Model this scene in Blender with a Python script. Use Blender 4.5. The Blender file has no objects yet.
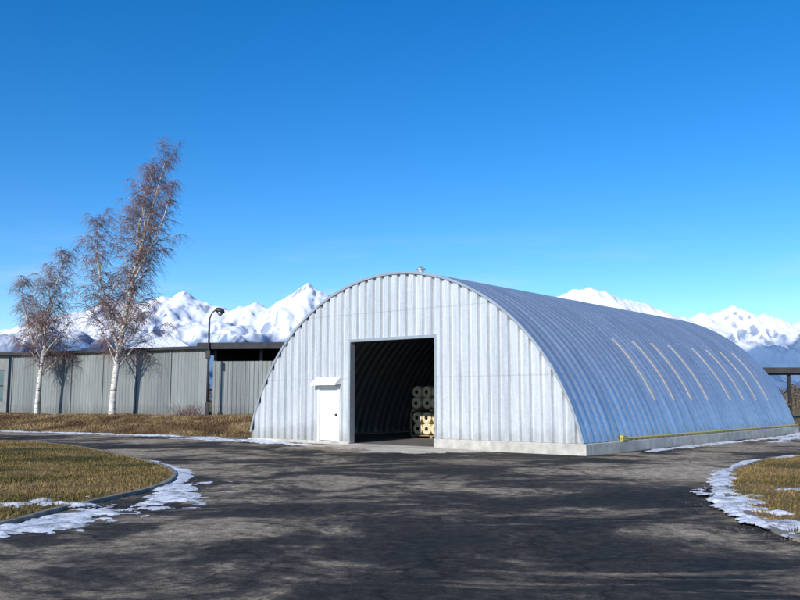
import bpy, bmesh, math, random
import numpy as np
from mathutils import Vector, Matrix, noise
random.seed(4); rng=np.random.default_rng(7)
scene=bpy.context.scene

# ---------------------------------------------------------------- helpers
def link(o,parent=None):
    scene.collection.objects.link(o)
    if parent: o.parent=parent
    return o
def empty(name,loc=(0,0,0),rz=0):
    e=bpy.data.objects.new(name,None); e.location=loc; e.rotation_euler=(0,0,rz); e.empty_display_size=.5
    return link(e)
def mk(name,v,f,mat,parent=None,smooth=False):
    me=bpy.data.meshes.new(name); me.from_pydata([tuple(p) for p in v],[],f); me.update()
    if mat: me.materials.append(mat)
    if smooth:
        me.polygons.foreach_set('use_smooth',[True]*len(me.polygons))
    return link(bpy.data.objects.new(name,me),parent)
def box_vf(x0,x1,y0,y1,z0,z1):
    v=[(x0,y0,z0),(x1,y0,z0),(x1,y1,z0),(x0,y1,z0),(x0,y0,z1),(x1,y0,z1),(x1,y1,z1),(x0,y1,z1)]
    f=[(0,3,2,1),(4,5,6,7),(0,1,5,4),(1,2,6,5),(2,3,7,6),(3,0,4,7)]
    return v,f
def boxes(name,bs,mat,parent=None,bev=0.0):
    V=[];F=[]
    for b in bs:
        v,f=box_vf(*b); n=len(V); V+=v; F+=[tuple(i+n for i in q) for q in f]
    o=mk(name,V,F,mat,parent)
    if bev>0:
        m=o.modifiers.new('bev','BEVEL'); m.width=bev; m.segments=2
    return o
def tube(V,F,pts,rad,sides):
    n0=len(V); prev=None
    for i,p in enumerate(pts):
        a=pts[max(i-1,0)]; b=pts[min(i+1,len(pts)-1)]
        d=(b-a)
        if d.length<1e-6: d=Vector((0,0,1))
        d.normalize()
        u=d.orthogonal().normalized() if prev is None else (prev-d*prev.dot(d))
        if u.length<1e-5: u=d.orthogonal()
        u.normalize(); prev=u; w=d.cross(u)
        for k in range(sides):
            t=2*math.pi*k/sides
            V.append(p+(u*math.cos(t)+w*math.sin(t))*rad[i])
    for i in range(len(pts)-1):
        for k in range(sides):
            a=n0+i*sides+k; b=n0+i*sides+(k+1)%sides
            F.append((a,b,b+sides,a+sides))
    if sides>3:
        F.append(tuple(n0+k for k in range(sides))[::-1]); e=n0+(len(pts)-1)*sides
        F.append(tuple(e+k for k in range(sides)))

# ---------------------------------------------------------------- materials
class NT:
    def __init__(s,name):
        s.m=bpy.data.materials.new(name); s.m.use_nodes=True; s.t=s.m.node_tree
        s.b=s.t.nodes['Principled BSDF']; s.co=s.t.nodes.new('ShaderNodeTexCoord').outputs['Object']
    def n(s,ty,**k):
        nd=s.t.nodes.new(ty)
        for a,b in k.items(): setattr(nd,a,b)
        return nd
    def l(s,a,b): s.t.links.new(a,b)
    def mapping(s,scale=(1,1,1),src=None,loc=(0,0,0),rz=0):
        m=s.n('ShaderNodeMapping'); m.inputs['Scale'].default_value=scale; m.inputs['Location'].default_value=loc; m.inputs['Rotation'].default_value=(0,0,rz); s.l(src or s.co,m.inputs[0]); return m.outputs[0]
    def noise(s,scale,detail=4,rough=.55,vec=None,dist=0):
        x=s.n('ShaderNodeTexNoise'); x.inputs['Scale'].default_value=scale; x.inputs['Detail'].default_value=detail
        x.inputs['Roughness'].default_value=rough; x.inputs['Distortion'].default_value=dist
        s.l(vec or s.co,x.inputs['Vector']); return x.outputs[0]
    def ramp(s,fac,stops,interp='LINEAR'):
        r=s.n('ShaderNodeValToRGB'); r.color_ramp.interpolation=interp
        e=r.color_ramp.elements
        while len(e)<len(stops): e.new(.5)
        for i,(p,c) in enumerate(stops):
            e[i].position=p; e[i].color=(c,c,c,1) if not isinstance(c,tuple) else (*c,1)
        s.l(fac,r.inputs[0]); return r.outputs[0]
    def mix(s,fac,a,b,mode='MIX'):
        x=s.n('ShaderNodeMix',data_type='RGBA',blend_type=mode)
        for i,v in ((0,fac),(6,a),(7,b)):
            if isinstance(v,(int,float)): x.inputs[i].default_value=v
            elif isinstance(v,tuple): x.inputs[i].default_value=(*v,1)
            else: s.l(v,x.inputs[i])
        return x.outputs[2]
    def math(s,op,a,b=0.0,c=None):
        x=s.n('ShaderNodeMath',operation=op)
        for i,v in ((0,a),(1,b),(2,c)):
            if v is None: continue
            if isinstance(v,(int,float)): x.inputs[i].default_value=v
            else: s.l(v,x.inputs[i])
        return x.outputs[0]
    def sep(s,src=None):
        x=s.n('ShaderNodeSeparateXYZ'); s.l(src or s.co,x.inputs[0]); return x.outputs
    def col(s,c):
        if isinstance(c,tuple): s.b.inputs['Base Color'].default_value=(*c,1)
        else: s.l(c,s.b.inputs['Base Color'])
    def rough(s,c):
        if isinstance(c,(int,float)): s.b.inputs['Roughness'].default_value=c
        else: s.l(c,s.b.inputs['Roughness'])
    def metal(s,v): s.b.inputs['Metallic'].default_value=v
    def spec(s,v): s.b.inputs['Specular IOR Level'].default_value=v
    def bump(s,h,strength=.3,dist=.02):
        x=s.n('ShaderNodeBump'); x.inputs['Strength'].default_value=strength; x.inputs['Distance'].default_value=dist
        s.l(h,x.inputs['Height']); s.l(x.outputs[0],s.b.inputs['Normal'])
def simple(name,c1,c2,scale=6,rough=.7,metal=0,bump=.2,bs=None,spec=.4):
    m=NT(name); n=m.noise(scale,6,.6); m.col(m.ramp(n,[(.3,c1),(.7,c2)])); m.rough(rough); m.metal(metal); m.spec(spec)
    if bump: m.bump(m.noise(bs or scale*4,5),bump,.02)
    return m.m

def galv(name,axis,period,c1,c2,metal=.5,rough=.42,stain=True,bump=.2,mott=.25,sheet=None):
    m=NT(name); s=m.sep()
    idx=m.math('FLOOR',m.math('DIVIDE',s[axis],period))
    w=m.n('ShaderNodeTexWhiteNoise',noise_dimensions='1D'); m.l(idx,w.inputs['W'])
    base=m.mix(w.outputs[0],c1,c2)
    sp=m.noise(11,4,.7)
    base=m.mix(mott,base,m.ramp(sp,[(.3,tuple(x*.72 for x in c1)),(.7,tuple(min(1,x*1.2) for x in c2))]))
    sc=(5,5,.35) if axis==0 else (.5,6,.5)
    st=m.noise(1.6,5,.6,vec=m.mapping(sc))
    base=m.mix(1.0,base,m.ramp(st,[(.3,(.76,.78,.80)),(.6,(1,1,1))]),'MULTIPLY')
    if sheet:
        fr=m.math('FRACT',m.math('DIVIDE',s[2],sheet))
        base=m.mix(.5,base,m.ramp(fr,[(0.0,.55),(.022,1.0)]),'MULTIPLY')
    if stain:
        z=s[2]
        lo=m.ramp(m.math('ADD',m.math('MULTIPLY',z,.5),m.math('MULTIPLY',m.noise(2.5,4),.5)),[(.3,(.62,.58,.52)),(.65,(1,1,1))])
        base=m.mix(.7,base,lo,'MULTIPLY')
    m.col(base); m.metal(metal)
    m.rough(m.ramp(sp,[(.3,rough-.05),(.7,rough+.1)]))
    if bump: m.bump(m.noise(1.6,3,.5),bump,.03)
    return m.m
M_fac=galv('galvanised_front_sheet',0,.38,(.58,.61,.63),(.74,.765,.78),metal=.3,rough=.38,bump=.12,sheet=2.35)
M_roof=galv('galvanised_roof_sheet',1,.43,(.50,.56,.625),(.64,.70,.755),metal=.76,rough=.32,bump=.15,mott=.2)
M_fence=galv('weathered_grey_sheet',0,1.15,(.17,.19,.19),(.29,.315,.31),metal=.1,rough=.65)

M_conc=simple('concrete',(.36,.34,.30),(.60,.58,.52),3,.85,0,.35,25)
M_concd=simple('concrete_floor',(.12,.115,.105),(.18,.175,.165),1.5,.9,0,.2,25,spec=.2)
M_dust=simple('dusty_concrete',(.34,.30,.24),(.62,.57,.48),1.6,.95,0,.4,18,spec=.1)
M_white=simple('white_painted_metal',(.74,.75,.75),(.82,.82,.8),2,.4,0,.05)
M_dark=simple('dark_steel',(.03,.032,.035),(.06,.06,.062),4,.5,.5,.1)
M_flash=simple('zinc_flashing',(.42,.45,.47),(.55,.57,.6),5,.4,.6,.1)
M_yel=simple('yellow_paint',(.45,.35,.07),(.58,.47,.12),5,.5,0,.1)
M_peach=simple('faded_translucent_strip',(.48,.41,.33),(.68,.59,.49),3,.5,0,.05)
M_roll=simple('cream_paper_roll',(.60,.52,.33),(.78,.70,.50),6,.8,0,.2)
M_wood=simple('pallet_wood',(.28,.2,.12),(.42,.31,.2),8,.85,0,.3)
M_black=simple('black_core',(.012,.012,.012),(.02,.02,.02),4,.9,0,0)
M_glass=simple('window_glass',(.05,.1,.13),(.09,.16,.19),1,.12,0,0,spec=.8)
M_plast=simple('grey_render',(.2,.21,.21),(.3,.31,.3),2,.85,0,.2)
M_tar=simple('tar_roofing',(.03,.03,.035),(.06,.06,.065),2,.85,0,.2)

def snowmat(name,a,b):
    m=NT(name); n=m.noise(3.5,7,.7)
    m.col(m.ramp(n,[(.34,a),(.56,b)])); m.rough(.65)
    m.bump(m.noise(12,6,.65),.7,.05); return m.m
M_snow=snowmat('old_snow',(.22,.22,.22),(.78,.80,.83))
M_snowc=snowmat('roof_snow',(.72,.74,.78),(.84,.86,.88))

def grassmat(name,a,b,c):
    m=NT(name); n=m.noise(.4,7,.66,dist=.5); n2=m.noise(14,5,.7)
    base=m.ramp(n,[(.38,a),(.5,b),(.6,c)])
    base=m.mix(.75,base,m.ramp(n2,[(.3,(.45,.45,.45)),(.65,(1.25,1.2,1.1))]),'MULTIPLY')
    m.col(base); m.rough(.95); m.spec(.1); m.bump(m.noise(22,6,.7),.8,.05); return m.m
M_grass=grassmat('dry_grass',(.07,.065,.024),(.19,.14,.052),(.28,.185,.085))
M_bank=grassmat('brown_bank_grass',(.085,.052,.03),(.18,.12,.06),(.29,.20,.10))
M_field=grassmat('field',(.13,.11,.05),(.2,.155,.07),(.26,.19,.09))

def asphalt():
    m=NT('worn_asphalt')
    mp2=m.mapping((1,1,1),loc=(3.1,5.4,0))
    big=m.noise(.13,4,.5,vec=mp2,dist=.7); mid=m.noise(.5,9,.72,vec=mp2,dist=.6); fine=m.noise(34,4,.7); grit=m.noise(5.0,9,.78)
    f=m.math('ADD',m.math('MULTIPLY',big,.55),m.math('MULTIPLY',mid,.45))
    base=m.ramp(f,[(.42,(.026,.025,.024)),(.485,(.046,.042,.039)),(.51,(.10,.086,.072)),(.535,(.26,.215,.16)),(.60,(.37,.315,.24))])
    st=m.noise(.5,9,.7,vec=m.mapping((.4,.9,1),rz=.7),dist=.9)
    base=m.mix(m.ramp(st,[(.535,0.0),(.60,.7)]),base,(.24,.195,.145))
    base=m.mix(.85,base,m.ramp(grit,[(.38,(.42,.42,.42)),(.5,(.95,.95,.95)),(.62,(1.7,1.6,1.5))]),'MULTIPLY')
    base=m.mix(.6,base,m.ramp(fine,[(.35,(.5,.5,.5)),(.65,(1.6,1.6,1.5))]),'MULTIPLY')
    mp=m.n('ShaderNodeVectorMath',operation='ADD')
    nn=m.n('ShaderNodeTexNoise'); nn.inputs['Scale'].default_value=1.2; nn.inputs['Detail'].default_value=5; m.l(m.co,nn.inputs['Vector'])
    sc=m.n('ShaderNodeVectorMath',operation='SCALE'); sc.inputs['Scale'].default_value=1.6; m.l(nn.outputs['Color'],sc.inputs[0])
    m.l(m.co,mp.inputs[0]); m.l(sc.outputs[0],mp.inputs[1])
    v=m.n('ShaderNodeTexVoronoi',feature='DISTANCE_TO_EDGE'); v.inputs['Scale'].default_value=.33; m.l(mp.outputs[0],v.inputs['Vector'])
    cr=m.ramp(v.outputs['Distance'],[(.0,.2),(.014,1.0)])
    base=m.mix(.7,base,cr,'MULTIPLY')
    m.col(base); m.spec(.12)
    m.rough(m.ramp(f,[(.36,.7),(.5,.97)]))
    h=m.math('ADD',m.math('MULTIPLY',fine,.35),grit)
    m.bump(h,.6,.03); return m.m
M_asph=asphalt()

def mountain():
    m=NT('hazy_snowy_mountain_rock'); s=m.sep()
    g=m.n('ShaderNodeNewGeometry'); ns=m.sep(g.outputs['Normal'])
    n=m.noise(.0065,6,.6); n2=m.noise(.0022,5,.6); nr=m.noise(.018,6,.62,vec=m.mapping((1,1,.5)))
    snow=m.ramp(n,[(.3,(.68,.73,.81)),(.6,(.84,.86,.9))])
    hazy_rock=m.ramp(nr,[(.3,(.23,.28,.38)),(.7,(.38,.43,.53))])  # rock colour lightened and blued: distance haze painted in
    k=m.math('ADD',ns[2],m.math('MULTIPLY',m.math('SUBTRACT',n,.5),1.0))
    k=m.math('ADD',k,m.math('MULTIPLY',m.math('SUBTRACT',nr,.5),.6))
    up=m.mix(m.ramp(k,[(.55,0.0),(.69,1.0)]),hazy_rock,snow)
    fo=m.ramp(nr,[(.3,(.095,.165,.29)),(.7,(.13,.22,.36))])  # forest blue has the aerial haze mixed into its base colour
    kk=m.math('ADD',s[2],m.math('MULTIPLY',m.math('SUBTRACT',n2,.5),260))
    kk=m.math('ADD',kk,m.math('MULTIPLY',m.math('SUBTRACT',n,.5),200))
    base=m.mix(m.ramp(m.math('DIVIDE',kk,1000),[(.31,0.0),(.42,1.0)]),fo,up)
    m.col(base); m.rough(.9); m.spec(.1); return m.m
M_mtn=mountain()

def bark():
    m=NT('birch_bark')
    n=m.noise(2.2,5,.65,vec=m.mapping((1.2,1.2,3.5)))
    m.col(m.ramp(n,[(.36,(.05,.04,.035)),(.44,(.5,.46,.42)),(.55,(.72,.69,.64))])); m.rough(.75); m.bump(n,.4,.02); return m.m
M_bark=bark()
M_twig=simple('birch_twigs',(.15,.09,.085),(.25,.16,.145),.8,.8,0,0)

# ---------------------------------------------------------------- ground
V=[];F=[]
xs=[-15000,-4000,-1000,-200,-60,0,60,200,1000,4000,15000]; ys=[-3000,-500,-60,0,60,120,400,1500,5000,15000]
for y in ys:
    for x in xs: V.append((x,y,-.012))
nx=len(xs)
for j in range(len(ys)-1):
    for i in range(nx-1): F.append((j*nx+i,j*nx+i+1,(j+1)*nx+i+1,(j+1)*nx+i))
mk('ground',V,F,M_field)

def catmull(P,n=8,closed=True):
    out=[];N=len(P)
    for i in range(N if closed else N-1):
        if closed: a,b,c,d=[Vector(P[(i+k)%N]).to_2d() for k in (-1,0,1,2)]
        else: a,b,c,d=[Vector(P[min(max(i+k,0),N-1)]).to_2d() for k in (-1,0,1,2)]
        for j in range(n):
            t=j/n
            out.append(.5*((2*b)+(c-a)*t+(2*a-5*b+4*c-d)*t*t+(3*b-a-3*c+d)*t**3))
    return out
def poly(name,pts,z,mat):
    bm=bmesh.new(); vs=[bm.verts.new((p[0],p[1],z)) for p in pts]; f=bm.faces.new(vs)
    bm.normal_update()
    if f.normal.z<0: f.normal_flip()
    bmesh.ops.triangulate(bm,faces=bm.faces[:])
    me=bpy.data.meshes.new(name); bm.to_mesh(me); bm.free(); me.materials.append(mat)
    return link(bpy.data.objects.new(name,me))
asp=[(-80,-25),(60,-25),(60,30),(34,44),(24.5,47),(21,45.5),(8,53),(-7,38),(-6.4,36.9),(-20.8,45.2),(-32,50),(-80,60)]
poly('asphalt_road',asp,-.006,M_asph)

islandL=catmull([(-40,37.5),(-24,36.2),(-15.9,33.8),(-12.2,30.8),(-9.66,27.4),(-6.98,23.1),(-5.3,19.9),(-4.6,17.4),(-4.5,15.5),(-4.75,14.0),(-5.0,12.5),(-5.2,11.0),(-6.5,9.0),(-11,7.6),(-30,7.5),(-44,15)],8)
islandR=catmull([(30,30),(17,27),(11.1,24.2),(9.3,22.3),(7.5,19.4),(6.1,16.2),(5.25,13.8),(4.75,11.5),(4.6,9.7),(5.4,7.5),(9,5.5),(30,5)],8)
def inside(pts,X,Y):
    r=np.zeros(X.shape,bool); n=len(pts); j=n-1
    for i in range(n):
        xi,yi=pts[i]; xj,yj=pts[j]
        c=((yi>Y)!=(yj>Y))&(X<(xj-xi)*(Y-yi)/((yj-yi) or 1e-9)+xi); r^=c; j=i
    return r
def pld(pts,X,Y,closed=False):
    D=np.full(X.shape,1e9); n=len(pts)
    for i in range(n if closed else n-1):
        ax,ay=pts[i][0],pts[i][1]; bx,by=pts[(i+1)%n][0],pts[(i+1)%n][1]
        dx,dy=bx-ax,by-ay; L=dx*dx+dy*dy+1e-9
        t=np.clip(((X-ax)*dx+(Y-ay)*dy)/L,0,1)
        D=np.minimum(D,np.hypot(X-ax-t*dx,Y-ay-t*dy))
    return D
def npnoise(X,Y,scale,seed=0,octv=5):
    out=np.zeros(X.shape); amp=1; tot=0
    for o in range(octv):
        x=X*scale+seed*13.7+o*5.1; y=Y*scale+seed*7.3+o*9.7
        xi=np.floor(x).astype(np.int64); yi=np.floor(y).astype(np.int64); fx=x-xi; fy=y-yi
        fx=fx*fx*(3-2*fx); fy=fy*fy*(3-2*fy)
        def h(a,b):
            k=(a*374761393+b*668265263+seed*974711+o*1013)&0xffffffff
            k=((k^(k>>13))*1274126177)&0xffffffff
            return ((k^(k>>16))&0xffff)/32767.5-1
        v=(h(xi,yi)*(1-fx)+h(xi+1,yi)*fx)*(1-fy)+(h(xi,yi+1)*(1-fx)+h(xi+1,yi+1)*fx)*fy
        out+=v*amp; tot+=amp; amp*=.55; scale*=2.03
    return out/tot
def gridmesh(name,X,Y,Z,keep,mat,smooth=True,parent=None):
    ny,nx=X.shape; idx=-np.ones((ny,nx),int)
    q=keep[:-1,:-1]&keep[1:,:-1]&keep[:-1,1:]&keep[1:,1:]
    used=np.zeros((ny,nx),bool); used[:-1,:-1]|=q; used[1:,:-1]|=q; used[:-1,1:]|=q; used[1:,1:]|=q
    idx[used]=np.arange(used.sum())
    V=np.stack([X[used],Y[used],Z[used]],1).tolist()
    F=np.stack([idx[:-1,:-1][q],idx[:-1,1:][q],idx[1:,1:][q],idx[1:,:-1][q]],1).tolist()
    return mk(name,V,F,mat,parent,smooth)
TZ=.035
M_kerb=simple('old_kerb_concrete',(.12,.11,.095),(.3,.28,.24),3,.95,0,.4,20,spec=.1)
def island(name,pts):
    e=empty(name,(0,0,0))
    o=poly('turf',pts,TZ,M_grass); o.parent=e
    V=[];F=[];N=len(pts)
    for i in range(N):
        a=pts[i-1]; b=pts[(i+1)%N]; d=(b-a).normalized(); nrm=Vector((-d.y,d.x))
        p=pts[i]
        for off,z in ((.06,-.02),(.05,TZ+.015),(-.05,TZ+.015),(-.06,.0)):
            V.append((p.x+nrm.x*off,p.y+nrm.y*off,z))
    for i in range(N):
        j=(i+1)%N
        for k in range(3): F.append((i*4+k,j*4+k,j*4+k+1,i*4+k+1))
    mk('kerb',V,F,M_kerb,e)
    return e
eL=island('grass_island',islandL); eR=island('grass_island.001',islandR)

def blades(name,pts,n,bb,z,hmin,hmax,mat,parent,zf=None,wid=.012):
    X=rng.uniform(bb[0],bb[1],n); Y=rng.uniform(bb[2],bb[3],n)
    k=inside([tuple(p) for p in pts],X,Y) if pts else np.ones(n,bool)
    k&=(npnoise(X,Y,.9,3)>-.25+rng.uniform(-.3,.3,n)*.8)
    if pts: k&=(pld([tuple(p) for p in pts],X,Y,True)>rng.uniform(-.02,.12,n))
    X=X[k];Y=Y[k]; n=len(X)
    Z=zf(X,Y) if zf else np.full(n,z)
    a=rng.uniform(0,6.283,n); h=rng.uniform(hmin,hmax,n)*(1+.6*npnoise(X,Y,.6,5)); w=wid*rng.uniform(.7,1.6,n)
    lx=rng.normal(0,.5,n)*h; ly=rng.normal(0,.5,n)*h
    P=np.zeros((n,3,3))
    P[:,0]=np.stack([X-np.cos(a)*w,Y-np.sin(a)*w,Z-.01],1); P[:,1]=np.stack([X+np.cos(a)*w,Y+np.sin(a)*w,Z-.01],1)
    P[:,2]=np.stack([X+lx,Y+ly,Z+h],1)
    return mk(name,P.reshape(-1,3).tolist(),np.arange(n*3).reshape(-1,3).tolist(),mat,parent)
M_blade=grassmat('dry_grass_blades',(.10,.095,.035),(.24,.18,.072),(.33,.235,.11))
blades('grass_blades',islandL,95000,(-17,-4.3,8.5,34),TZ,.02,.065,M_blade,eL)
blades('grass_blades',islandR,60000,(4.4,16,8,27),TZ,.02,.065,M_blade,eR)

def gravel(name,pl,n,w,z,smin,smax,mat,seed):
    r=np.random.default_rng(seed); V=[];F=[]
    seg=r.integers(0,len(pl)-1,n); t=r.random(n)
    for i in range(n):
        a=pl[seg[i]]; b=pl[seg[i]+1]; x=a[0]+(b[0]-a[0])*t[i]+r.normal(0,w); y=a[1]+(b[1]-a[1])*t[i]+r.normal(0,w)
        s=r.uniform(smin,smax); m=len(V)
        for k in range(4):
            an=k*1.571+r.uniform(-.4,.4); V.append((x+math.cos(an)*s*r.uniform(.7,1.2),y+math.sin(an)*s*r.uniform(.7,1.2),z-.002))
        V.append((x+r.normal(0,s*.2),y+r.normal(0,s*.2),z+s*.8)); F+= [(m,m+1,m+4),(m+1,m+2,m+4),(m+2,m+3,m+4),(m+3,m,m+4)]
    mk(name,V,F,mat)
M_grav=simple('grit',(.06,.055,.05),(.2,.18,.155),5,.95,0,0,spec=.1)
gl=[(p.x,p.y) for p in islandL if -16<p.x<-4 and p.y>9 ]
gravel('gravel',gl,1300,.35,-.003,.006,.015,M_grav,1)
gravel('gravel.001',[(p.x,p.y) for p in islandR if p.x<13 and p.y>8],1100,.3,-.003,.006,.015,M_grav,2)

# snow patches
snow_e=empty('melting_snow')
def snow(name,pl,w,res,z0,seed,thr=.15,hmax=.05,ns=1.2,na=1.4):
    px=[p[0] for p in pl]; py=[p[1] for p in pl]; pad=w*1.8
    X,Y=np.meshgrid(np.arange(min(px)-pad,max(px)+pad,res),np.arange(min(py)-pad,max(py)+pad,res))
    D=pld(pl,X,Y); f=1-D/w+na*npnoise(X,Y,ns,seed,8)-thr
    Z=z0+np.clip(f,0,1)*hmax-.006+npnoise(X,Y,6,seed+1,3)*.008*np.clip(f*4,0,1)
    gridmesh(name,X,Y,Z,f>0,M_snow,True,snow_e)
snow('snow_left_rim',[(-4.1,16.2),(-3.75,14.2),(-3.9,13.0),(-4.4,12.0),(-4.7,10.8),(-5.0,9.8)],.6,.03,.0,1,.18,.03,2.2,2.2)
snow('snow_left_rim_thin',[(-16,33.6),(-12.2,30.7),(-9.4,27.1),(-6.8,23.0),(-5.05,19.8),(-4.4,17.5),(-4.3,15.5)],.2,.05,.0,12,.0,.03)
snow('snow_on_turf',[(-5.4,13.2),(-7,12.7),(-9,12.4),(-6.5,11.4)],.7,.04,TZ,2,.38,.05,2.0,2.0)
snow('snow_right_rim',[(7.3,19.4),(6.0,16.2),(5.15,14.0),(4.7,12.2),(4.6,10.2)],.18,.03,.03,3,.0,.05,2.4)
snow('snow_right_rim_slush',[(5.7,15.2),(5.1,13.0),(4.9,10.5)],.4,.035,TZ,13,.35,.04,2.4,2.0)
snow('snow_right_top',[(13,25.2),(11.0,24.2),(9.1,22.3),(7.3,19.4)],.16,.05,.02,4,-.1,.05)
snow('snow_right_turf',[(7.2,15.5),(8.8,15.0),(7.6,13.0)],.6,.04,TZ,5,.55,.04,2.2,2.0)
snow('snow_bank_foot',[(-30,48.2),(-20.8,44.4),(-14,40.6),(-8.5,37.2),(-5.4,33.7)],.5,.08,.0,6,.3,.06,.8)
snow('snow_front',[(-9.5,36.6),(-6.2,34.0),(-3.4,31.3)],.6,.06,.0,7,.1,.05,1.0,1.6)

# ---------------------------------------------------------------- grassy bank
def sm(x): x=np.clip(x,0,1); return x*x*(3-2*x)
HC=np.array([-.25,29.9]); hx=np.array([.769,-.639]); hy=np.array([.639,.769]); HW=7.35; HL=21.7
def bankz(X,Y):
    d=(X+20.8)*.49+(Y-45.0)*.872
    lx=(X-HC[0])*hx[0]+(Y-HC[1])*hx[1]
    e=-HW-lx
    z=-.05+.66*sm(d/6.5)*sm((e-.0)/2.5)+ .12*npnoise(X,Y,.35,9)*sm(d/2.5)
    md=np.hypot((X+12)/4.5,(Y-42.5)/1.6); z=z+.28*sm(1.3-md)*sm(d/1.5)
    return z
X,Y=np.meshgrid(np.arange(-80,6,.3),np.arange(35.5,80,.3))
d=(X+20.8)*.49+(Y-45.0)*.872+.35*npnoise(X,Y,.5,17); lx=(X-HC[0])*hx[0]+(Y-HC[1])*hx[1]
gridmesh('grass_bank',X,Y,bankz(X,Y),(d>-.5)&(lx<-HW-.1),M_bank)
bpts=[(-38,54),(-20.8,45.3),(-7.2,37.6),(-4,42),(0,47),(-3,52),(-12.5,53.5),(-28,61)]
blades('dry_bank_grass',bpts,90000,(-38,0,37,61),0,.04,.16,grassmat('bank_grass_blades',(.12,.075,.04),(.24,.165,.085),(.38,.28,.15)),None,zf=bankz,wid=.02)

# ---------------------------------------------------------------- arch hangar
H=empty('arched_metal_hangar',(HC[0],HC[1],0),-math.atan2(.639,.769))
zb=.33; hh=5.7; R=(HW**2+hh**2)/(2*hh); zc=zb+hh-R
a0=math.asin((zb-zc)/R); NA=72; per=.43; RD=.06
ysamp=[]
nper=int((HL+.24)/per)+1
for i in range(nper):
    for fr,tv in ((0,0),(.2,1),(.5,1),(.7,0)): ysamp.append((-.12+(i+fr)*per,tv))
V=[];F=[]
ysamp=[p for p in ysamp if p[0]<=HL+.1]
for (yy,tr) in ysamp:
    r=R+RD*tr
    V.append((-(HW+RD*tr*.97),yy,.06))
    for i in range(NA+1):
        a=a0+(math.pi-2*a0)*(1-i/NA)
        V.append((r*math.cos(a),yy,zc+r*math.sin(a)))
nn=NA+2
for j in range(len(ysamp)-1):
    for i in range(nn-1): F.append((j*nn+i,j*nn+i+1,(j+1)*nn+i+1,(j+1)*nn+i))
mk('roof_shell',V,F,M_roof,H)
FR=(0,.10,.66,.76)
def ftrap(u):
    u=u-math.floor(u)
    if u<.10: return u/.10
    if u<.66: return 1.0
    if u<.76: return 1-(u-.66)/.10
    return 0.0
def facade(name,yf,sgn,opening,mat,x0=-HW,x1=HW):
    p=.38; xs=[]
    i=int(math.floor(x0/p))-1
    while i*p<x1+p:
        for fr in FR: xs.append((i+fr)*p)
        i+=1
    X=sorted(set([round(a,4) for a in xs if x0+.01<a<x1-.01]+[x0,x1]+([-1.94,1.94,-3.58,-2.49] if opening else [])))
    V=[];F=[]
    def quad(a,b,za0,za1,zb0,zb1):
        n=len(V); ya=yf+sgn*.10*ftrap(a/p); yb=yf+sgn*.10*ftrap(b/p)
        V.extend([(a,ya,za0),(b,yb,zb0),(b,yb,zb1),(a,ya,za1)]); F.append((n,n+1,n+2,n+3))
    top=lambda x: zc+math.sqrt(max(R*R-x*x,0))-.01
    for a,b in zip(X[:-1],X[1:]):
        mid=(a+b)/2; lo=.33 if mid>0 or not opening else .1
        if opening and abs(mid)<1.94: lo=3.73
        if opening and -3.58<mid<-2.49: lo=2.1
        quad(a,b,lo,max(top(a),lo),lo,max(top(b),lo))
    return mk(name,V,F,mat,H)
facade('front_wall',0,-1,True,M_fac)
facade('rear_wall',HL-.1,1,False,M_fac)
V=[];F=[]
for i in range(NA+1):
    a=a0+(math.pi-2*a0)*(i/NA)
    for r,yy in ((R+.065,-.145),(R+.065,-.11),(R-.02,-.11),(R-.02,-.145)):
        V.append((r*math.cos(a),yy,zc+r*math.sin(a)))
for i in range(NA):
    for k in range(4): F.append((i*4+k,i*4+(k+1)%4,i*4+4+(k+1)%4,i*4+4+k))
mk('arch_edge_trim',V,F,M_flash,H)
boxes('door_frame',[(-2.0,-1.93,-.13,.12,.06,3.80),(1.93,2.0,-.13,.12,.06,3.80),(-1.93,1.93,-.13,.12,3.70,3.80)],M_flash,H)
boxes('sliding_door_track',[(-2.1,2.1,.14,.26,3.74,3.9)],M_dark,H)
pd=empty('side_door'); pd.parent=H
boxes('door_leaf',[(-3.52,-2.55,-.06,-.02,.12,2.04)],M_white,pd,.006)
boxes('door_surround',[(-3.60,-3.52,-.12,.03,.1,2.12),(-2.55,-2.47,-.12,.03,.1,2.12),(-3.52,-2.55,-.12,.03,2.04,2.12)],M_white,pd)
boxes('door_handle',[(-2.70,-2.62,-.095,-.06,1.02,1.10),(-2.72,-2.6,-.12,-.1,1.05,1.075)],M_dark,pd)
V=[(-3.72,-.105,2.44),(-2.42,-.105,2.44),(-2.42,-.4,2.2),(-3.72,-.4,2.2),(-3.72,-.105,2.18),(-2.42,-.105,2.18),(-2.42,-.4,2.14),(-3.72,-.4,2.14)]
mk('door_hood',V,[(0,3,2,1),(4,5,6,7),(0,1,5,4),(1,2,6,5),(2,3,7,6),(3,0,4,7)],M_white,pd)
boxes('foundation',[(1.95,HW+.16,-.22,.16,-.1,.326),(HW-.12,HW+.16,.16,HL+.1,-.1,.326),(-HW-.16,-1.95,-.16,.16,-.1,.10),(-HW-.16,-HW+.12,.16,HL+.1,-.1,.10),(-HW+.12,HW-.12,HL-.2,HL+.1,-.1,.326)],M_conc,H,.02)
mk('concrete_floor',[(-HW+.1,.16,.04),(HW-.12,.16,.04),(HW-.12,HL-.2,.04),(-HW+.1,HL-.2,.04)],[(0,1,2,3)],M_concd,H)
X,Y=np.meshgrid(np.arange(-4.5,6.2,.05),np.arange(-4.2,.2,.05))
f=1-np.hypot(np.maximum(np.abs(X-.7)-1.8,0)/2.0,np.maximum(-Y-.7,0)/1.9)+1.1*npnoise(X,Y,.9,41,7)-.05
f=np.where((Y>-.25),np.where(np.abs(X)<1.93,1.0,-1.0),f)
gridmesh('entrance_apron',X,Y,np.clip(f,0,1)*.045*np.clip(1+Y/3,0,1)-.003,f>0,M_dust,True,H)
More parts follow.
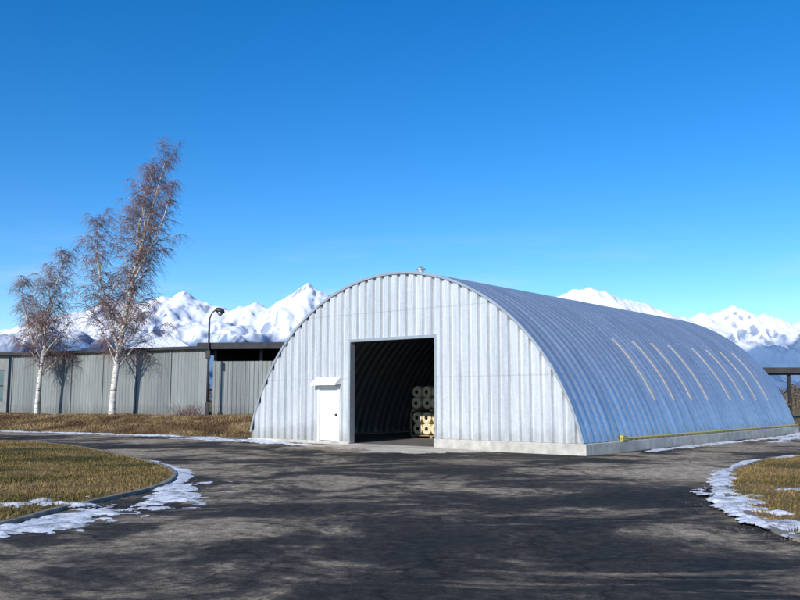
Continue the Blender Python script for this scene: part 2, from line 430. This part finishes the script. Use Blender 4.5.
def arcstrip(V,F,y0,y1,z0,z1,r,n=14):
    b0=math.asin((z0-zc)/r); b1=math.asin((z1-zc)/r); m=len(V)
    for i in range(n+1):
        a=b0+(b1-b0)*i/n
        for yy,rr in ((y0,r-.03),(y0,r),(y1,r),(y1,r-.03)): V.append((rr*math.cos(a),yy,zc+rr*math.sin(a)))
    for i in range(n):
        for k in range(3): F.append((m+i*4+k,m+i*4+k+4,m+i*4+k+5,m+i*4+k+1))
    F.append((m,m+1,m+2,m+3)); e=m+n*4; F.append((e+3,e+2,e+1,e))
V=[];F=[]
for s in (5.75,7.5,9.25,10.9,13.8,15.4,17.0,18.7):
    c=-.12+per*round((s+.12)/per)+.15
    arcstrip(V,F,c-.07,c+.07,1.6,3.85,R+RD+.006)
mk('skylight_strips',V,F,M_peach,H)
V=[];F=[]
tube(V,F,[Vector((HW+.12,2.2,.40)),Vector((HW+.12,HL,.40))],[.035,.035],8)
mk('yellow_pipe',V,F,M_yel,H)
boxes('pipe_valve_box',[(HW+.06,HW+.18,2.2,2.5,.34,.50)],M_yel,H,.01)
V=[];F=[]
tube(V,F,[Vector((0,1.6,zc+R)),Vector((0,1.6,zc+R+.36))],[.11,.11],14)
tube(V,F,[Vector((0,1.6,zc+R+.36)),Vector((0,1.6,zc+R+.39)),Vector((0,1.6,zc+R+.47))],[.18,.18,.05],14)
mk('ridge_ventilator',V,F,M_flash,H)

def loc(x,y): p=HC+hx*x+hy*y; return (p[0],p[1])
snow('snow_flank',[loc(HW+.7,3.0),loc(HW+.6,8),loc(HW+.8,14),loc(HW+.5,HL+1)],.32,.05,.0,8,.22,.05,.9)
snow('snow_flank_far',[loc(HW+1.9,11),loc(HW+1.4,16),loc(HW+1.2,HL+3)],.45,.07,.0,18,.3,.05,.9)

rp=empty('pallet_of_rolls',(*loc(-2.15,5.0),.04)); rp.rotation_euler=H.rotation_euler
V=[];F=[];V2=[];F2=[]; rd=random.Random(8)
for lvl in range(2):
    z0=.14+lvl*1.06
    for r_ in range(2):
        for c_ in range(4):
            cx=-.78+c_*.50+rd.uniform(-.02,.02); cz=z0+.235+r_*.46; fy=rd.uniform(-.06,.08)
            tube(V,F,[Vector((cx,fy,cz)),Vector((cx,fy+.02,cz)),Vector((cx,fy+1.0,cz))],[.215,.238,.235],18)
            tube(V2,F2,[Vector((cx,fy-.006,cz)),Vector((cx,fy+.1,cz))],[.085,.085],12)
mk('rolls',V,F,M_roll,rp,False); mk('roll_cores',V2,F2,M_black,rp)
boxes('pallets',[(-1.05,1.05,-.05,1.05,z+.09,z+.12) for z in (0,1.08)]+[(x-.06,x+.06,-.05,1.05,z,z+.09) for z in (0.0,1.08) for x in (-.95,0,.95)]+[(x-.03,x+.03,-.055,-.03,z+.12,z+1.06) for z in (0,) for x in (-1.04,1.04)],M_wood,rp)

# ---------------------------------------------------------------- grey sheet-metal shed (left)
A=Vector((-12.2,54.0)); B=Vector((-28.2,62.1))
L=(B-A).length; ang=math.atan2((A-B).y,(A-B).x)
W=empty('grey_sheet_metal_shed',(B.x,B.y,.55),ang)
def corr(name,x0,x1,y0,z0,z1,p,dep,mat,parent,sgn=-1):
    X=[];V=[];F=[]
    x=x0
    while x<x1+1e-6:
        for fr,t in ((0,0),(.15,1),(.5,1),(.65,0)):
            xx=x+fr*p
            if xx<=x1: X.append((xx,t))
        x+=p
    for xx,t in X: V+= [(xx,y0+sgn*dep*t,z0),(xx,y0+sgn*dep*t,z1)]
    for k in range(len(X)-1): F.append((2*k,2*k+2,2*k+3,2*k+1))
    return mk(name,V,F,mat,parent)
corr('sheeting',0,L,0,-.1,4.30,.28,.035,M_fence,W)
boxes('posts',[(x-.06,x+.06,-.10,-.04,-.2,4.30) for x in np.arange(0,L+.1,L/6)],M_fence,W)
boxes('roof_slab',[(-.25,L+.15,-.3,7,4.30,4.44)],M_tar,W)
boxes('roof_edge',[(-.27,L+.17,-.34,-.302,4.27,4.46)],M_tar,W)
boxes('plinth',[(-.05,L+.05,-.09,.1,-.35,.08)],M_conc,W)
boxes('inner_wall',[(0,L,.04,.08,-.2,4.28)],M_tar,W)
boxes('end_wall',[(-.02,.04,.1,6.9,-.2,4.29)],M_fence,W)

S=empty('open_sided_shed',(-11.9,54.25,.55),math.radians(-6))
corr('wall_sheeting',0,12,0,-.1,3.5,.28,.035,M_fence,S)
boxes('roof_slab',[(-.7,12.5,-1.0,9,4.34,4.56)],M_tar,S)
boxes('fascia',[(-.72,12.5,-1.06,-1.002,4.22,4.62)],M_tar,S)
boxes('columns',[(x-.09,x+.09,.08,.26,-.2,4.34) for x in (.1,3.1,6.1,9.1,11.9)],M_dark,S)
boxes('rear_wall',[(0,12,8.6,8.8,-.2,4.34)],M_dark,S)
boxes('side_wall',[(-.05,.0,.3,8.6,-.2,4.34)],M_dark,S)

D=empty('snow_roofed_house',(-23.2,82,.0),math.radians(4))
boxes('walls',[(-3.2,3.2,0,8,0,6.0)],M_plast,D)
V=[(-3.6,-.4,5.95),(3.6,-.4,5.95),(3.6,8.4,5.95),(-3.6,8.4,5.95),(-3.6,-.4,6.25),(3.6,-.4,6.25),(3.6,8.4,6.25),(-3.6,8.4,6.25),(-.7,3.5,7.95),(.7,3.5,7.95)]
mk('snow_covered_roof',V,[(3,2,1,0),(0,1,5,4),(1,2,6,5),(2,3,7,6),(3,0,4,7),(4,5,9,8),(5,6,9),(6,7,8,9),(7,4,8)],M_snowc,D)

G=empty('glazed_workshop',(-42.5,66,.5),math.radians(-4))
boxes('walls',[(0,12.6,0,10,-.5,1.0),(0,12.6,.0,10,3.4,4.5),(0,.3,.0,10,1.0,3.4),(12.3,12.6,0,10,1.0,3.4)],M_plast,G)
boxes('glazing',[(.3,12.3,.12,.16,1.0,3.4)],M_glass,G)
boxes('mullions',[(x-.05,x+.05,.04,.118,1.0,3.4) for x in np.arange(1.2,12.2,1.1)]+[(.3,12.3,.05,.11,2.15,2.23)],M_dark,G)
boxes('roof',[(-.3,12.9,-.4,10.3,4.5,4.72)],M_tar,G)

# ---------------------------------------------------------------- street lamp
SL=empty('street_lamp',(-11.95,53.1,.55))
V=[];F=[]
pts=[Vector((0,0,-.3)),Vector((0,0,2.5)),Vector((0,0,5.3)),Vector((0,0,5.9))]
rad=[.085,.08,.06,.05]
for i in range(1,9):
    t=i/8*math.pi*.55; pts.append(Vector((.45*(1-math.cos(t)),0,5.9+.75*math.sin(t)))); rad.append(.045)
tube(V,F,pts,rad,10); mk('pole',V,F,M_dark,SL,True)
boxes('pole_base_box',[(-.12,.12,-.13,.12,.0,.9)],M_dark,SL,.02)
boxes('junction_box',[(-.14,.14,-.16,-.06,3.6,4.1)],M_dark,SL,.02)
V=[];F=[]
c=Vector((.6,0,6.62))
tube(V,F,[c+Vector((-.26,0,.05)),c+Vector((-.16,0,.06)),c,c+Vector((.22,0,-.06)),c+Vector((.32,0,-.12))],[.06,.15,.2,.18,.06],12)
mk('lamp_head',V,F,M_dark,SL,True)
V=[];F=[]
tube(V,F,[c+Vector((.05,0,-.1)),c+Vector((.05,0,-.2)),c+Vector((.05,0,-.32))],[.18,.17,.06],12)
mk('lamp_lens',V,F,M_flash,SL,True)

# ---------------------------------------------------------------- birches
def birch(name,base,tpts,seed,nl,spread,start=.22,r0=.2,droop=.9,fork=None):
    rd=random.Random(seed); e=empty(name,base)
    V=[];F=[];TV=[];TF=[]
    P=[Vector(p) for p in tpts]
    def cr(P,n):
        out=[]
        for i in range(len(P)-1):
            a=P[max(i-1,0)];b=P[i];c=P[i+1];d=P[min(i+2,len(P)-1)]
            for j in range(n):
                t=j/n; out.append(.5*((2*b)+(c-a)*t+(2*a-5*b+4*c-d)*t*t+(3*b-a-3*c+d)*t**3))
        out.append(P[-1]); return out
    def stem(P,r0,nl,start,spread,sides=9):
        T=cr(P,6); N=len(T)
        tube(V,F,T,[max(r0*(1-i/(N-1))**.8,.016) for i in range(N)],sides)
        for k in range(nl):
            f=start+(1-start)*((k+rd.random())/nl)
            q=f*(N-1); i=min(int(q),N-2); p=T[i].lerp(T[i+1],q-i)
            rr=max(r0*(1-f)**.9,.018)
            az=k*2.4+rd.uniform(-.6,.6)
            le=spread*(1.05-.70*((f-start)/(1-start)))*rd.uniform(.65,1.15)
            el=math.radians(rd.uniform(38,62))
            d=Vector((math.cos(az)*math.cos(el),math.sin(az)*math.cos(el),math.sin(el)))
            limb(p,d,le,min(rr*.6,.065),1)
    def limb(p,d,le,r,lv):
        n=7 if lv==1 else 5
        pts=[p.copy()];dd=d.copy();q=p.copy()
        for i in range(n):
            j=Vector((rd.gauss(0,.12),rd.gauss(0,.12),rd.gauss(0,.1)))
            g=Vector((0,0,.05 if lv==1 and i<4 else -.10*droop*(lv)))
            dd=(dd+j+g).normalized(); q=q+dd*le/n; pts.append(q.copy())
        rad=[max(r*(1-i/(n+.3)),.008) for i in range(n+1)]
        if lv==1: tube(V if r>.024 else TV,F if r>.024 else TF,pts,rad,5)
        else: tube(TV,TF,pts,rad,3)
        if lv==1:
            m=max(6,int(le*4.2))
            for k in range(m):
                f=.15+.85*(k+rd.random())/m; i=min(int(f*n),n-1); b=pts[i].lerp(pts[i+1],f*n-i)
                az=rd.uniform(0,6.28); o=Vector((math.cos(az),math.sin(az),rd.uniform(-.2,.7)))
                limb(b,(dd*.6+o).normalized(),le*rd.uniform(.24,.46)*(1.15-f*.4),max(r*.4,.011),2)
        elif lv==2:
            m=rd.randint(7,9)
            for k in range(m):
                f=.1+.9*(k+rd.random())/m; i=min(int(f*n),n-1); b=pts[i].lerp(pts[i+1],f*n-i)
                az=rd.uniform(0,6.28); o=Vector((math.cos(az),math.sin(az),rd.uniform(-.7,.5)))
                d3=(dd*.6+o).normalized(); l3=rd.uniform(.45,1.1)
                pp=[b]; q3=b.copy()
                for s_ in range(3):
                    d3=(d3+Vector((rd.gauss(0,.15),rd.gauss(0,.15),-.28*droop))).normalized(); q3=q3+d3*l3/3; pp.append(q3.copy())
                tube(TV,TF,pp,[.0088,.008,.0068,.0045],3)
    stem(P,r0,nl,start,spread)
    if fork:
        for (fp,fr,fn,fs) in fork: stem([Vector(x) for x in fp],fr,fn,.15,fs,7)
    mk('trunk_and_limbs',V,F,M_bark,e,True); mk('twigs',TV,TF,M_twig,e)
    print(name,len(TF))
birch('birch_tree',(-18.5,55,.5),[(0,0,-.2),(.1,0,2.2),(.45,0,5.2),(.95,0,8.4),(1.6,.1,11.6),(2.3,.1,14.4),(2.95,.1,17.2)],11,52,4.1,.2,.23,
  fork=[([(.3,0,4.2),(-.2,-.2,6.2),(-.9,-.3,8.6),(-1.3,-.2,11),(-1.2,0,13.0)],.13,22,3.0),
        ([(1.3,0,10.2),(1.2,.3,12.2),(1.5,.4,14.4),(1.9,.4,16.6)],.09,14,2.2),
        ([(1.0,0,8.6),(1.9,-.2,10.4),(2.9,-.3,12.6),(3.5,-.3,15.0)],.09,14,2.1)])
birch('birch_tree.001',(-24.7,58.2,.5),[(0,0,-.2),(.1,0,2.2),(.3,0,4.6),(.35,0,6.6),(.9,0,8.8),(1.5,0,11.2)],23,36,3.6,.22,.17,
  fork=[([(.2,0,3.2),(-.5,.1,5.0),(-1.1,.1,7.0),(-1.5,0,9.3)],.1,16,2.6)])

V=[];F=[];rd=random.Random(3)
for k in range(110):
    p=Vector((rd.gauss(0,.45),rd.gauss(0,.3),0)); d=Vector((rd.gauss(0,.5),rd.gauss(0,.5),1)).normalized(); l=rd.uniform(.4,1.1)
    tube(V,F,[p,p+d*l*.5,p+d*l+Vector((rd.gauss(0,.1),0,0))],[.016,.012,.005],3)
o=mk('dry_shrub',V,F,M_twig); o.location=(-12.7,51.5,.55)

# ---------------------------------------------------------------- right background
C=empty('flat_roof_canopy',(30.2,74,.0),math.radians(-3))
boxes('roof_slab',[(0,26,0,9,4.0,4.35)],M_tar,C)
boxes('fascia',[(-.05,26.05,-.06,-.002,3.9,4.4)],M_tar,C)
boxes('columns',[(x-.12,x+.12,.3,.54,0,4.0) for x in (3.6,9,15,21,25.7)]+[(x-.12,x+.12,8.4,8.64,0,4.0) for x in (3.6,9,15,21,25.7)],M_dark,C)

def treeline(name,x0,x1,y0,y1,n,h0,h1,seed,mat):
    rd=random.Random(seed); V=[];F=[]
    for k in range(n):
        x=rd.uniform(x0,x1); y=rd.uniform(y0,y1); h=rd.uniform(h0,h1); w=h*rd.uniform(.35,.6)
        for j in range(60):
            t=rd.random()**.7; r=w*math.sin(math.pi*min(1,.15+.85*t))*.9
            a=rd.uniform(0,6.28); c=Vector((x+math.cos(a)*r*rd.random(),y+math.sin(a)*r*rd.random(),h*(.12+.88*t)))
            s=h*.07; nb=len(V)
            u=Vector((rd.gauss(0,1),rd.gauss(0,1),rd.gauss(0,1))).normalized(); w2=u.orthogonal().normalized()
            V+= [c+u*s,c+w2*s*.6,c-u*s,c-w2*s*.6]; F.append((nb,nb+1,nb+2,nb+3))
        nb=len(V); V+= [Vector((x-.15,y,0)),Vector((x+.15,y,0)),Vector((x,y,h*.8))]; F.append((nb,nb+1,nb+2))
    mk(name,V,F,mat)
M_tl=simple('winter_tree_mass',(.09,.07,.05),(.17,.125,.08),.2,.95,0,0)
treeline('distant_trees',40,140,130,210,240,2.4,4.6,5,M_tl)
treeline('distant_trees.001',-160,-40,120,200,200,4,8,6,M_tl)
treeline('distant_trees.002',-300,500,420,600,500,6,11,8,M_tl)
treeline('dry_bushes',29.5,44,57,66,60,.6,1.6,9,simple('dry_bush',(.2,.12,.06),(.33,.21,.1),.5,.95,0,0))

# ---------------------------------------------------------------- mountains
sk=[(-9000,430),(-6200,500),(-4260,460),(-3266,530),(-2840,495),(-2662,537),(-2520,580),(-2343,615),(-2201,643),(-2045,714),(-1952,672),(-1810,693),(-1704,735),(-1619,735),(-1534,785),(-1441,721),(-1349,679),(-1221,636),(-1136,665),(-1030,686),(-937,658),(-816,735),(-710,799),(-653,827),(-596,785),(-511,757),(-390,672),(0,636),(497,665),(923,665),(1051,679),(1150,742),(1264,785),(1363,792),(1463,771),(1597,714),(1740,679),(1846,636),(1952,601),(2059,573),(2130,608),(2236,615),(2315,650),(2379,672),(2450,615),(2520,573),(2591,615),(2662,587),(2755,537),(2840,558),(3124,580),(3550,495),(4615,460),(6500,520),(9000,420)]
sx=np.array([a for a,_ in sk],float); sh=np.array([b for _,b in sk],float)
xg=np.concatenate([np.arange(-9000,-3400,40),np.arange(-3400,3400,9),np.arange(3400,9001,40)])
yg=np.concatenate([np.arange(3300,6000,22),np.arange(6000,6400,30),np.arange(6400,8600,150)])
X,Y=np.meshgrid(xg,yg)
t=np.clip((Y-3300)/2700,0,1); back=np.clip((Y-6000)/2600,0,1)
wx=X+ (1-t)*420*npnoise(X,Y,1/900,21,3)+(1-t)*60*npnoise(X,Y,1/160,22,2)
S=np.interp(wx,sx,sh)
Ssm=np.zeros_like(S)
for o in (-500,-250,0,250,500): Ssm+=np.interp(wx+o,sx,sh)/5
k=sm((t-.45)/.55); S=Ssm*(1-k)+S*k
rid=1-np.abs(npnoise(wx,Y*.4,1/420,31,4))*2.2
rid2=1-np.abs(npnoise(X,Y*.45,1/150,33,3))*2.2
prof=.08*t+.92*t**1.8
Z=S*prof
mid=np.clip(t*(1-t)*4,0,1)
Z=Z+mid*(rid-.55)*180+ (mid*.8+.15*t)*(rid2-.6)*52+ np.clip(t*1.2-.2,0,1)*(npnoise(X,Y,1/60,35,4)*17+npnoise(X,Y*.0,1/45,36,3)*14)
Z=Z*(1-sm(back)*.9)+ (back>0)*npnoise(X,Y,1/300,37,4)*20
Z=Z-12*(1-np.clip(t*6,0,1))-3
gridmesh('mountain_range',X,Y,Z,np.ones(X.shape,bool),M_mtn,True)

# ---------------------------------------------------------------- light, world, camera
el=math.radians(28); az=math.atan2(-.50,-.86)
sd=bpy.data.lights.new('sun','SUN'); sd.energy=4.8; sd.angle=math.radians(.5); sd.color=(1,.94,.85)
so=link(bpy.data.objects.new('sun',sd))
tosun=Vector((math.sin(az)*math.cos(el),math.cos(az)*math.cos(el),math.sin(el)))
so.rotation_euler=tosun.to_track_quat('Z','Y').to_euler()
w=bpy.data.worlds.new('World'); scene.world=w; w.use_nodes=True; nt=w.node_tree
bg=nt.nodes['Background']; sky=nt.nodes.new('ShaderNodeTexSky'); sky.sky_type='NISHITA'; sky.sun_disc=False
sky.sun_elevation=el; sky.sun_rotation=az; sky.air_density=1.0; sky.dust_density=.2; sky.ozone_density=4.2; sky.altitude=900
hs=nt.nodes.new('ShaderNodeHueSaturation'); hs.inputs['Hue'].default_value=.504; hs.inputs['Saturation'].default_value=1.32; hs.inputs['Value'].default_value=1.22
nt.links.new(sky.outputs[0],hs.inputs['Color'])
tc=nt.nodes.new('ShaderNodeTexCoord'); mpn=nt.nodes.new('ShaderNodeMapping'); mpn.inputs['Scale'].default_value=(3,3,22)
nz=nt.nodes.new('ShaderNodeTexNoise'); nz.inputs['Scale'].default_value=1.6; nz.inputs['Detail'].default_value=6
cr=nt.nodes.new('ShaderNodeValToRGB'); cr.color_ramp.elements[0].position=.54; cr.color_ramp.elements[1].position=.8
sp=nt.nodes.new('ShaderNodeSeparateXYZ'); mr=nt.nodes.new('ShaderNodeMapRange')
mr.inputs[1].default_value=.20; mr.inputs[2].default_value=.12; mr.inputs[3].default_value=0; mr.inputs[4].default_value=.5
mm=nt.nodes.new('ShaderNodeMath'); mm.operation='MULTIPLY'; mx=nt.nodes.new('ShaderNodeMix'); mx.data_type='RGBA'; mx.inputs[7].default_value=(5.0,5.5,6.0,1)
nt.links.new(tc.outputs['Generated'],mpn.inputs[0]); nt.links.new(mpn.outputs[0],nz.inputs['Vector']); nt.links.new(nz.outputs[0],cr.inputs[0])
nt.links.new(tc.outputs['Generated'],sp.inputs[0]); nt.links.new(sp.outputs[2],mr.inputs[0])
nt.links.new(cr.outputs[0],mm.inputs[0]); nt.links.new(mr.outputs[0],mm.inputs[1]); nt.links.new(mm.outputs[0],mx.inputs[0])
nt.links.new(hs.outputs[0],mx.inputs[6]); nt.links.new(mx.outputs[2],bg.inputs[0]); bg.inputs[1].default_value=.14
cd=bpy.data.cameras.new('camera'); co=link(bpy.data.objects.new('camera',cd)); co.location=(0,0,1.6)
cd.sensor_width=36; cd.lens=38.25; cd.clip_end=30000; cd.clip_start=.1
co.rotation_euler=(math.radians(90+6.71),0,0); scene.camera=co
scene.view_settings.view_transform='Standard'; scene.view_settings.look='None'; scene.view_settings.exposure=0
